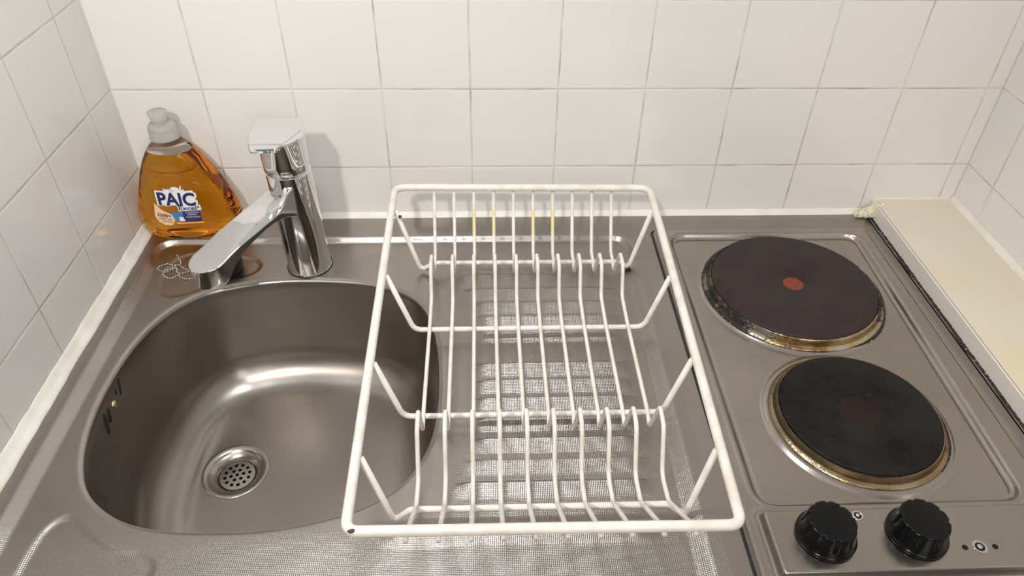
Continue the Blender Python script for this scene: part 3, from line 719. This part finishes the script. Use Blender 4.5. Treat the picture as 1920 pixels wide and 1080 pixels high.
# ------------------------------------------------------------------ plug and ball chain
bm = bmesh.new(); pc = (0.1150, -0.0975); z0 = BZ - 0.0016
lathe(bm, [(0, 0.0), (0.0150, 0.0), (0.0165, 0.0015), (0.0178, 0.0150), (0.0178, 0.0165), (0.0165, 0.0175), (0, 0.0175)], (pc[0], pc[1], z0), 48)
tag(mesh_obj('sink_plug', bm, MT['rubber'], autosmooth=40), 'black rubber sink plug lying behind the tap spout', 'plug')
ch1 = [(0.0492,-0.0741),(0.0537,-0.0803),(0.0569,-0.0873),(0.0562,-0.0915),(0.0512,-0.0906),(0.0479,-0.0914),(0.0443,-0.0896),(0.0407,-0.0913),(0.0377,-0.0929),(0.0354,-0.0954),(0.0348,-0.0996),(0.0371,-0.1022),(0.0411,-0.1036),(0.0448,-0.1040),(0.0482,-0.1020),(0.0507,-0.0987),(0.0540,-0.0958),(0.0556,-0.0975),(0.0567,-0.1000),(0.0580,-0.1042),(0.0615,-0.1080),(0.0599,-0.1117),(0.0566,-0.1141),(0.0536,-0.1157),(0.0496,-0.1143),(0.0457,-0.1114),(0.0430,-0.1073),(0.0440,-0.1030),(0.0490,-0.1000),(0.0545,-0.0935),(0.0575,-0.0925),(0.0606,-0.0945),(0.0644,-0.0976),(0.0686,-0.1005),(0.0718,-0.1030),(0.0682,-0.1048),(0.0653,-0.1063),(0.0625,-0.1088),(0.0632,-0.1126),(0.0669,-0.1151),(0.0705,-0.1168),(0.0742,-0.1174),(0.0800,-0.1160),(0.0880,-0.1110),(0.0990,-0.1020)]
cpts = catmull(ch1, 8, closed=False); seglen = np.r_[0, np.cumsum(np.hypot(*np.diff(cpts, axis=0).T))]
chain = thing('ball_chain', 'tangled steel ball chain of the sink plug lying left of the spout', 'chain', (0.055, -0.100, BZ))
nb = int(seglen[-1] / 0.0030); ds = np.linspace(0, seglen[-1], nb); bx_ = np.interp(ds, seglen, cpts[:, 0]); by_ = np.interp(ds, seglen, cpts[:, 1])
BR = 0.00112; placed = []; zl = BZ - 0.0016 + BR
bpos = []
for x, y in zip(bx_, by_):
    z = zl
    for (px, py, pz) in placed[:-2]:
        d = math.hypot(px - x, py - y)
        if d < 2 * BR: z = max(z, pz + math.sqrt(4 * BR * BR - d * d) * 0.9)
    z = max(z, float(deck_z(np.array([x]), np.array([y]))[0]) + BR * 0.95)
    placed.append((x, y, z)); bpos.append((x, y, z))
bm = bmesh.new(); tube(bm, bpos, 0.00035, 6); mesh_obj('chain_wire', bm, MT['hob'], chain)
bm = bmesh.new(); bmesh.ops.create_uvsphere(bm, u_segments=14, v_segments=10, radius=BR)
b0 = mesh_obj('bead', bm, MT['bright_steel'], chain)
for i, p in enumerate(bpos):
    o = b0 if i == 0 else b0.copy()
    if i: COL.objects.link(o)
    o.parent = chain; o.matrix_parent_inverse = Matrix.Translation(chain.location).inverted(); o.location = p

# ------------------------------------------------------------------ dish rack
RX0, RX1 = 0.3158, 0.5962
rack = thing('dish_rack', 'cream plastic coated wire dish rack standing over the ribbed drainer', 'dish rack', (0.456, -0.28, BZ))
def rail_z(y): return 0.0780 + (y + 0.060) * 0.018
rr_ = 0.0041
cor = [(0.3125, -0.0590, rail_z(-0.059)), (0.6055, -0.0640, rail_z(-0.064)), (0.5935, -0.4995, rail_z(-0.4995)), (0.3155, -0.4975, rail_z(-0.4975))]
pts = []
for i in range(4):
    a, b, c = Vector(cor[i - 1]), Vector(cor[i]), Vector(cor[(i + 1) % 4]); u = (a - b).normalized(); v = (c - b).normalized(); t = 0.014 if i < 2 else 0.0095
    for k in range(9):
        s = k / 8; pts.append((b + u * t) * (1 - s) ** 2 + b * 2 * s * (1 - s) + (b + v * t) * s * s)
full = []
for i, p in enumerate(pts):
    q = pts[(i + 1) % len(pts)]; full.append(p); d = (q - p).length
    if d > 0.05:
        for k in range(1, 24): full.append(p + (q - p) * k / 24)
bm = bmesh.new(); tube(bm, full, rr_, 16, closed=True); mesh_obj('rim_frame', bm, MT['rack'], rack)
def xl_rail(y): t = (y + 0.059) / (-0.4975 + 0.059); return 0.3125 + (0.3155 - 0.3125) * t
def xr_rail(y): t = (y + 0.064) / (-0.4995 + 0.064); return 0.6055 + (0.5935 - 0.6055) * t
rw = 0.0027; ZB = 0.0090
def cross(pl, rr):
    bm = bmesh.new(); tube(bm, fillet(pl, rr), rw, 12); return mesh_obj('cross_wire', bm, MT['rack'], rack)
zf = BZ + rw
cross([(xl_rail(-.108) + .0035, -0.104, rail_z(-.108) - 0.001), (0.3405, -0.110, zf), (0.3560, -0.1120, ZB), (0.5700, -0.1135, ZB), (0.5825, -0.1090, zf), (xr_rail(-.108) - .0035, -0.1085, rail_z(-.108) - 0.001)], [0, 0.007, 0.006, 0.006, 0.007, 0])
cross([(xl_rail(-.22) + .0035, -0.2170, rail_z(-.22) - 0.001), (0.3410, -0.2253, ZB), (0.5790, -0.2253, ZB), (xr_rail(-.22) - .0035, -0.2240, rail_z(-.22) - 0.001)], 0.012)
cross([(xl_rail(-.33) + .0035, -0.3360, rail_z(-.34) - 0.001), (0.3390, -0.3415, ZB), (0.5760, -0.3415, ZB), (xr_rail(-.33) - .0035, -0.3370, rail_z(-.34) - 0.001)], 0.012)
cross([(xl_rail(-.43) + .0035, -0.4350, rail_z(-.44) - 0.001), (0.3385, -0.4420, zf), (0.3520, -0.4397, ZB), (0.5630, -0.4397, ZB), (0.5770, -0.4430, zf), (xr_rail(-.43) - .0035, -0.4340, rail_z(-.44) - 0.001)], [0, 0.010, 0.008, 0.008, 0.010, 0])
ZW = ZB + rw + 0.0012
prof = [(-0.0610, 0.0735), (-0.0985, 0.0125), (-0.1115, ZW - .001), (-0.1285, 0.0080), (-0.1500, 0.0480), (-0.1690, 0.0480), (-0.1845, 0.0165), (-0.2253, ZW), (-0.3415, ZW - .001), (-0.3560, 0.0075), (-0.3740, 0.0530), (-0.3920, 0.0500), (-0.4130, 0.0110), (-0.4397, ZW), (-0.4920, 0.0595), (-0.5022, 0.0640)]
frr = [0, 0.012, 0.006, 0.0032, 0.0050, 0.010, 0.012, 0.03, 0.02, 0.0032, 0.0050, 0.012, 0.015, 0.015, 0.006, 0]
def wire(x):
    bm = bmesh.new(); tube(bm, fillet([(x, y, z) for y, z in prof], frr, 8), 0.0020, 10); return bm
w0 = mesh_obj('wire', wire(0.0), MT['rack'], rack)
for i in range(10):
    x = 0.3570 + (0.5620 - 0.3570) * i / 9
    o = w0 if i == 0 else w0.copy()
    if i: COL.objects.link(o); o.parent = rack; o.matrix_parent_inverse = Matrix.Translation(rack.location).inverted()
    o.location = (x, 0, 0)
# chipped, rusty spots
MT['rust'] = mat('rust', (0.10, 0.05, 0.02), 0.8)
def chip(p, s):
    bm = bmesh.new(); bmesh.ops.create_icosphere(bm, subdivisions=2, radius=1.0)
    for v in bm.verts: v.co = Vector((v.co.x * s[0], v.co.y * s[1], v.co.z * s[2])) * random.uniform(0.75, 1.1) + Vector(p)
    mesh_obj('rust_spot', bm, MT['rust'], rack)
chip((0.3205, -0.4990, rail_z(-.5) + 0.0030), (0.0034, 0.0020, 0.0013))
chip((0.5815, -0.1090, zf + 0.0004), (0.0045, 0.0030, 0.0029)); chip((0.3490, -0.1112, 0.0015), (0.0035, 0.0030, 0.0026)); chip((0.3215, -0.1075, 0.0700), (0.002, 0.002, 0.002))

# ------------------------------------------------------------------ washing-up bottle
XC, YC = 0.0608, -0.0275
WZ = [(0.0, 0.050, 0.0200), (0.004, 0.0545, 0.0235), (0.012, 0.0580, 0.0250), (0.0235, 0.0595, 0.0252), (0.034, 0.0590, 0.0250), (0.0516, 0.0550, 0.0245), (0.071, 0.0475, 0.0232), (0.085, 0.0418, 0.0220), (0.098, 0.0352, 0.0205), (0.108, 0.0290, 0.0190), (0.116, 0.0228, 0.0172), (0.121, 0.0175, 0.0152), (0.1245, 0.0142, 0.0138), (0.1275, 0.0135, 0.0135)]
zz = np.array([q[0] for q in WZ]); ww = np.array([q[1] for q in WZ]); dd_ = np.array([q[2] for q in WZ])
def cxz(z): return XC + 0.0 * z - 0.0035 * max(0, (z - 0.05) / 0.075)
def expo(z): return np.interp(z, [0, 0.09, 0.1275], [2.7, 2.4, 2.0])
BOTZ = 0.0003
def bottle_pt(z, a, inset=0.0):
    W = np.interp(z, zz, ww) - inset; D = np.interp(z, zz, dd_) - inset; n = expo(z)
    ca, sa = math.cos(a), math.sin(a)
    x = math.copysign(abs(ca) ** (2 / n), ca) * W; y = math.copysign(abs(sa) ** (2 / n), sa) * D
    # oval pressed panel on the front: a shallow groove around it
    if inset == 0 and sa < 0:
        q = math.hypot(x / 0.046, (z - 0.045) / 0.042); y += 0.0012 * math.exp(-((q - 1) / 0.055) ** 2)
    if x > 0.030 and z < 0.052:                                    # finger grips on the right side
        g = 0.0009 * (0.5 + 0.5 * math.sin(z * 2 * PI / 0.0055)) * min(1, (x - 0.030) / 0.01) * min(1, (0.052 - z) / 0.006); x -= g; y *= 1 - g * 12
    return (cxz(z) + x, YC + y, z + BOTZ)
def front_y(x, z):
    W = np.interp(z, zz, ww); D = np.interp(z, zz, dd_); n = expo(z); t = min(1, abs((x - cxz(z)) / W))
    return YC - D * (1 - t ** n) ** (1 / n)
def bottle_shell(name, zs, inset, m, parent, seg=128, lift=0.0):
    bm = bmesh.new(); rings = [[bm.verts.new(bottle_pt(z, 2 * PI * k / seg, inset)) for k in range(seg)] for z in zs]
    for a, b in zip(rings[:-1], rings[1:]):
        for k in range(seg): bm.faces.new((a[k], a[(k + 1) % seg], b[(k + 1) % seg], b[k]))
    bm.faces.new(rings[0][::-1]); bm.faces.new(rings[-1])
    return mesh_obj(name, bm, m, parent)
bottle = thing('dish_soap_bottle', 'clear bottle of orange dish soap with a labelled front, in the rear left corner', 'bottle', (XC, YC, BOTZ))
# PET body full of liquid up to the shoulder: one refracting amber volume and a clear empty neck
liq = mat('amber_liquid', (1.0, 0.90, 0.50), 0.03); bs(liq).inputs['Transmission Weight'].default_value = 1.0; bs(liq).inputs['IOR'].default_value = 1.38
_n = liq.node_tree; va = _n.nodes.new('ShaderNodeVolumeAbsorption'); va.inputs['Color'].default_value = (0.985, 0.75, 0.0, 1); va.inputs['Density'].default_value = 30
_n.links.new(va.outputs[0], _n.nodes['Material Output'].inputs['Volume'])
clear = mat('clear_plastic', (0.97, 0.96, 0.92), 0.04); bs(clear).inputs['Transmission Weight'].default_value = 1.0; bs(clear).inputs['IOR'].default_value = 1.12
frost = mat('frosted_plastic', (0.80, 0.785, 0.74), 0.22); bs(frost).inputs['Transmission Weight'].default_value = 0.65; bs(frost).inputs['IOR'].default_value = 1.3
bottle_shell('body', list(np.linspace(0, 0.113, 90)), 0.0, liq, bottle)
bottle_shell('shoulder', list(np.linspace(0.1131, 0.1275, 14)), 0.0, clear, bottle)
ccx = cxz(0.13)
bm = bmesh.new(); lathe(bm, [(0, 0.1262), (0.0150, 0.1262), (0.0162, 0.1268), (0.0165, 0.1285), (0.0158, 0.1300), (0.0156, 0.1380), (0.0150, 0.1415), (0.0135, 0.1432), (0.0092, 0.1438), (0.0080, 0.1445), (0, 0.1445)], (ccx, YC, BOTZ), 64)
cap = mesh_obj('cap', bm, frost, bottle, autosmooth=50)
bm = bmesh.new()
lathe(bm, [(0.0080, 0.1440), (0.0084, 0.1480), (0.0104, 0.1545), (0.0107, 0.1565), (0.0100, 0.1572), (0, 0.1572)], (ccx - 0.001, YC, BOTZ), 48)
mesh_obj('nozzle', bm, frost, cap, autosmooth=50)

# label pieces, wrapped on the bottle front
ls = math.radians(-1.5)
def wrap(bm, off):
    for ax, lo, hi in ((0, 0.0, 0.13), (2, 0.0, 0.12)):
        v = lo
        while v < hi:
            co = [0, 0, 0]; no = [0, 0, 0]; co[ax] = v; no[ax] = 1
            bmesh.ops.bisect_plane(bm, geom=bm.verts[:] + bm.edges[:] + bm.faces[:], plane_co=co, plane_no=no); v += 0.003
    for v in bm.verts: v.co.x = 0.0335 + (v.co.x - 0.0335) * 0.87; v.co.z = 0.0705 + (v.co.z - 0.0705) * 0.84
    for v in bm.verts: v.co.y = front_y(v.co.x, v.co.z) - off
    for v in bm.verts: v.co.z += BOTZ
def flat(points, off, m, name, parent):
    bm = bmesh.new(); f = bm.faces.new([bm.verts.new((x, 0, z)) for x, z in points]); bmesh.ops.triangulate(bm, faces=[f])
    wrap(bm, off); return mesh_obj(name, bm, m, parent)
def text(s, x, z, size, off, m, name, parent, width=None, bold=0.0, shear=0.0, rot=0.0, sx=1.0):
    cu = bpy.data.curves.new('t', 'FONT'); cu.body = s; cu.size = size; cu.offset = bold; cu.shear = shear; cu.resolution_u = 3
    to = bpy.data.objects.new('t', cu); COL.objects.link(to); bpy.context.view_layer.update()
    me = bpy.data.meshes.new_from_object(to.evaluated_get(bpy.context.evaluated_depsgraph_get())); bpy.data.objects.remove(to)
    bm = bmesh.new(); bm.from_mesh(me); bpy.data.meshes.remove(me)
    xs_ = [v.co.x for v in bm.verts]; k = (width / (max(xs_) - min(xs_))) if width else sx; x0 = min(xs_)
    for v in bm.verts:
        a, b = (v.co.x - x0) * k, v.co.y
        v.co = Vector((x + a * math.cos(rot) - b * math.sin(rot), 0, z + a * math.sin(rot) + b * math.cos(rot)))
    wrap(bm, off); return mesh_obj(name, bm, m, parent, smooth=False)
navy = mat('navy_print', (0.010, 0.014, 0.11), 0.35); white = mat('white_print', (0.82, 0.82, 0.80), 0.35); blue = mat('blue_print', (0.05, 0.20, 0.52), 0.35)
amber = mat('amber_print', (0.85, 0.42, 0.10), 0.35); brown = mat('brown_print', (0.12, 0.02, 0.02), 0.4); pale = mat('pale_amber_print', (0.88, 0.62, 0.38), 0.35)
# left badge, blue field
label = flat([(0.0375, 0.0350), (0.0560, 0.0355), (0.0720, 0.0400), (0.0885, 0.0425), (0.0885, 0.0215), (0.0600, 0.0205), (0.0540, 0.0230)], 0.0004, blue, 'label', bottle)
label['label'] = 'printed front label with blue field and white outlined lettering'
flat([(0.0655, 0.0410), (0.0885, 0.0425), (0.0885, 0.0215), (0.0640, 0.0205)], 0.0006, navy, 'navy_field', label)
bd = [(0.0330 + 0.0128 * math.cos(a) * (1 if math.cos(a) > 0 else 0.85) + 0.0065, 0.0260 + 0.0115 * math.sin(a)) for a in np.linspace(0, 2 * PI, 28, endpoint=False)]
flat([(0.0305, 0.0500), (0.0380, 0.0400), (0.0500, 0.0330), (0.0530, 0.0240), (0.0470, 0.0155), (0.0380, 0.0150), (0.0300, 0.0200), (0.0262, 0.0290)], 0.0007, pale, 'badge', label)
flat([(0.0540, 0.0195), (0.0900, 0.0210), (0.0900, 0.0188), (0.0540, 0.0172)], 0.0007, amber, 'orange_strip', label)
# sunburst behind the name
star = []
for k in range(26):
    a = math.radians(4 + 172 * k / 25); r_s = 0.0175 if k % 2 else 0.0135
    if k in (9, 19): r_s = 0.0215
    star.append((0.0640 + r_s * 1.05 * math.cos(a), 0.0590 + r_s * math.sin(a)))
flat([(0.0380, 0.0590)][:0] + star, 0.0006, white, 'sunburst', label)
# white outline, then letters
NX, NZ, NS = 0.0350, 0.0485, 0.0270
text('PAIC', NX, NZ, NS, 0.0008, white, 'name_outline', label, width=0.0540, bold=0.0021, rot=-0.02)
flat([(0.0375, 0.0480), (0.0355, 0.0700), (0.0860, 0.0700), (0.0885, 0.0470)], 0.0007, white, 'name_ground', label)
text('PAIC', NX + 0.0025, NZ, NS, 0.0011, navy, 'name_letters', label, width=0.0490, bold=0.0009, rot=-0.02)
flat([(0.0610, 0.0478), (0.0910, 0.0480), (0.0912, 0.0395), (0.0610, 0.0385)], 0.0009, white, 'variant_ground', label)
text('Excel²', 0.0625, 0.0406, 0.0088, 0.0012, navy, 'variant_letters', label, width=0.0270, bold=0.0002)
text('2200+', 0.0300, 0.0300, 0.0072, 0.0010, brown, 'count_letters', label, width=0.0185, bold=0.0002, rot=-0.12)
text('ASSIETTES', 0.0305, 0.0250, 0.0042, 0.0010, brown, 'plates_letters', label, width=0.0190, rot=-0.10)
text('LAVÉES', 0.0345, 0.0205, 0.0042, 0.0010, brown, 'washed_letters', label, width=0.0140, rot=-0.10)
for i, (tx, wd, zz_) in enumerate((('LE DÉGRAISSAGE', 0.0185, 0.0355), ('EXPRESS', 0.0120, 0.0320), ('LIQUIDE VAISSELLE', 0.0185, 0.0280))):
    text(tx, 0.0690 if wd > .015 else 0.0715, zz_, 0.0030, 0.0010, white, 'small_print', label, width=wd)
flat([(0.0590, 0.0290), (0.0645, 0.0290), (0.0665, 0.0225), (0.0590, 0.0220)], 0.0010, white, 'emblem', label)

print('built', len(bpy.data.objects))
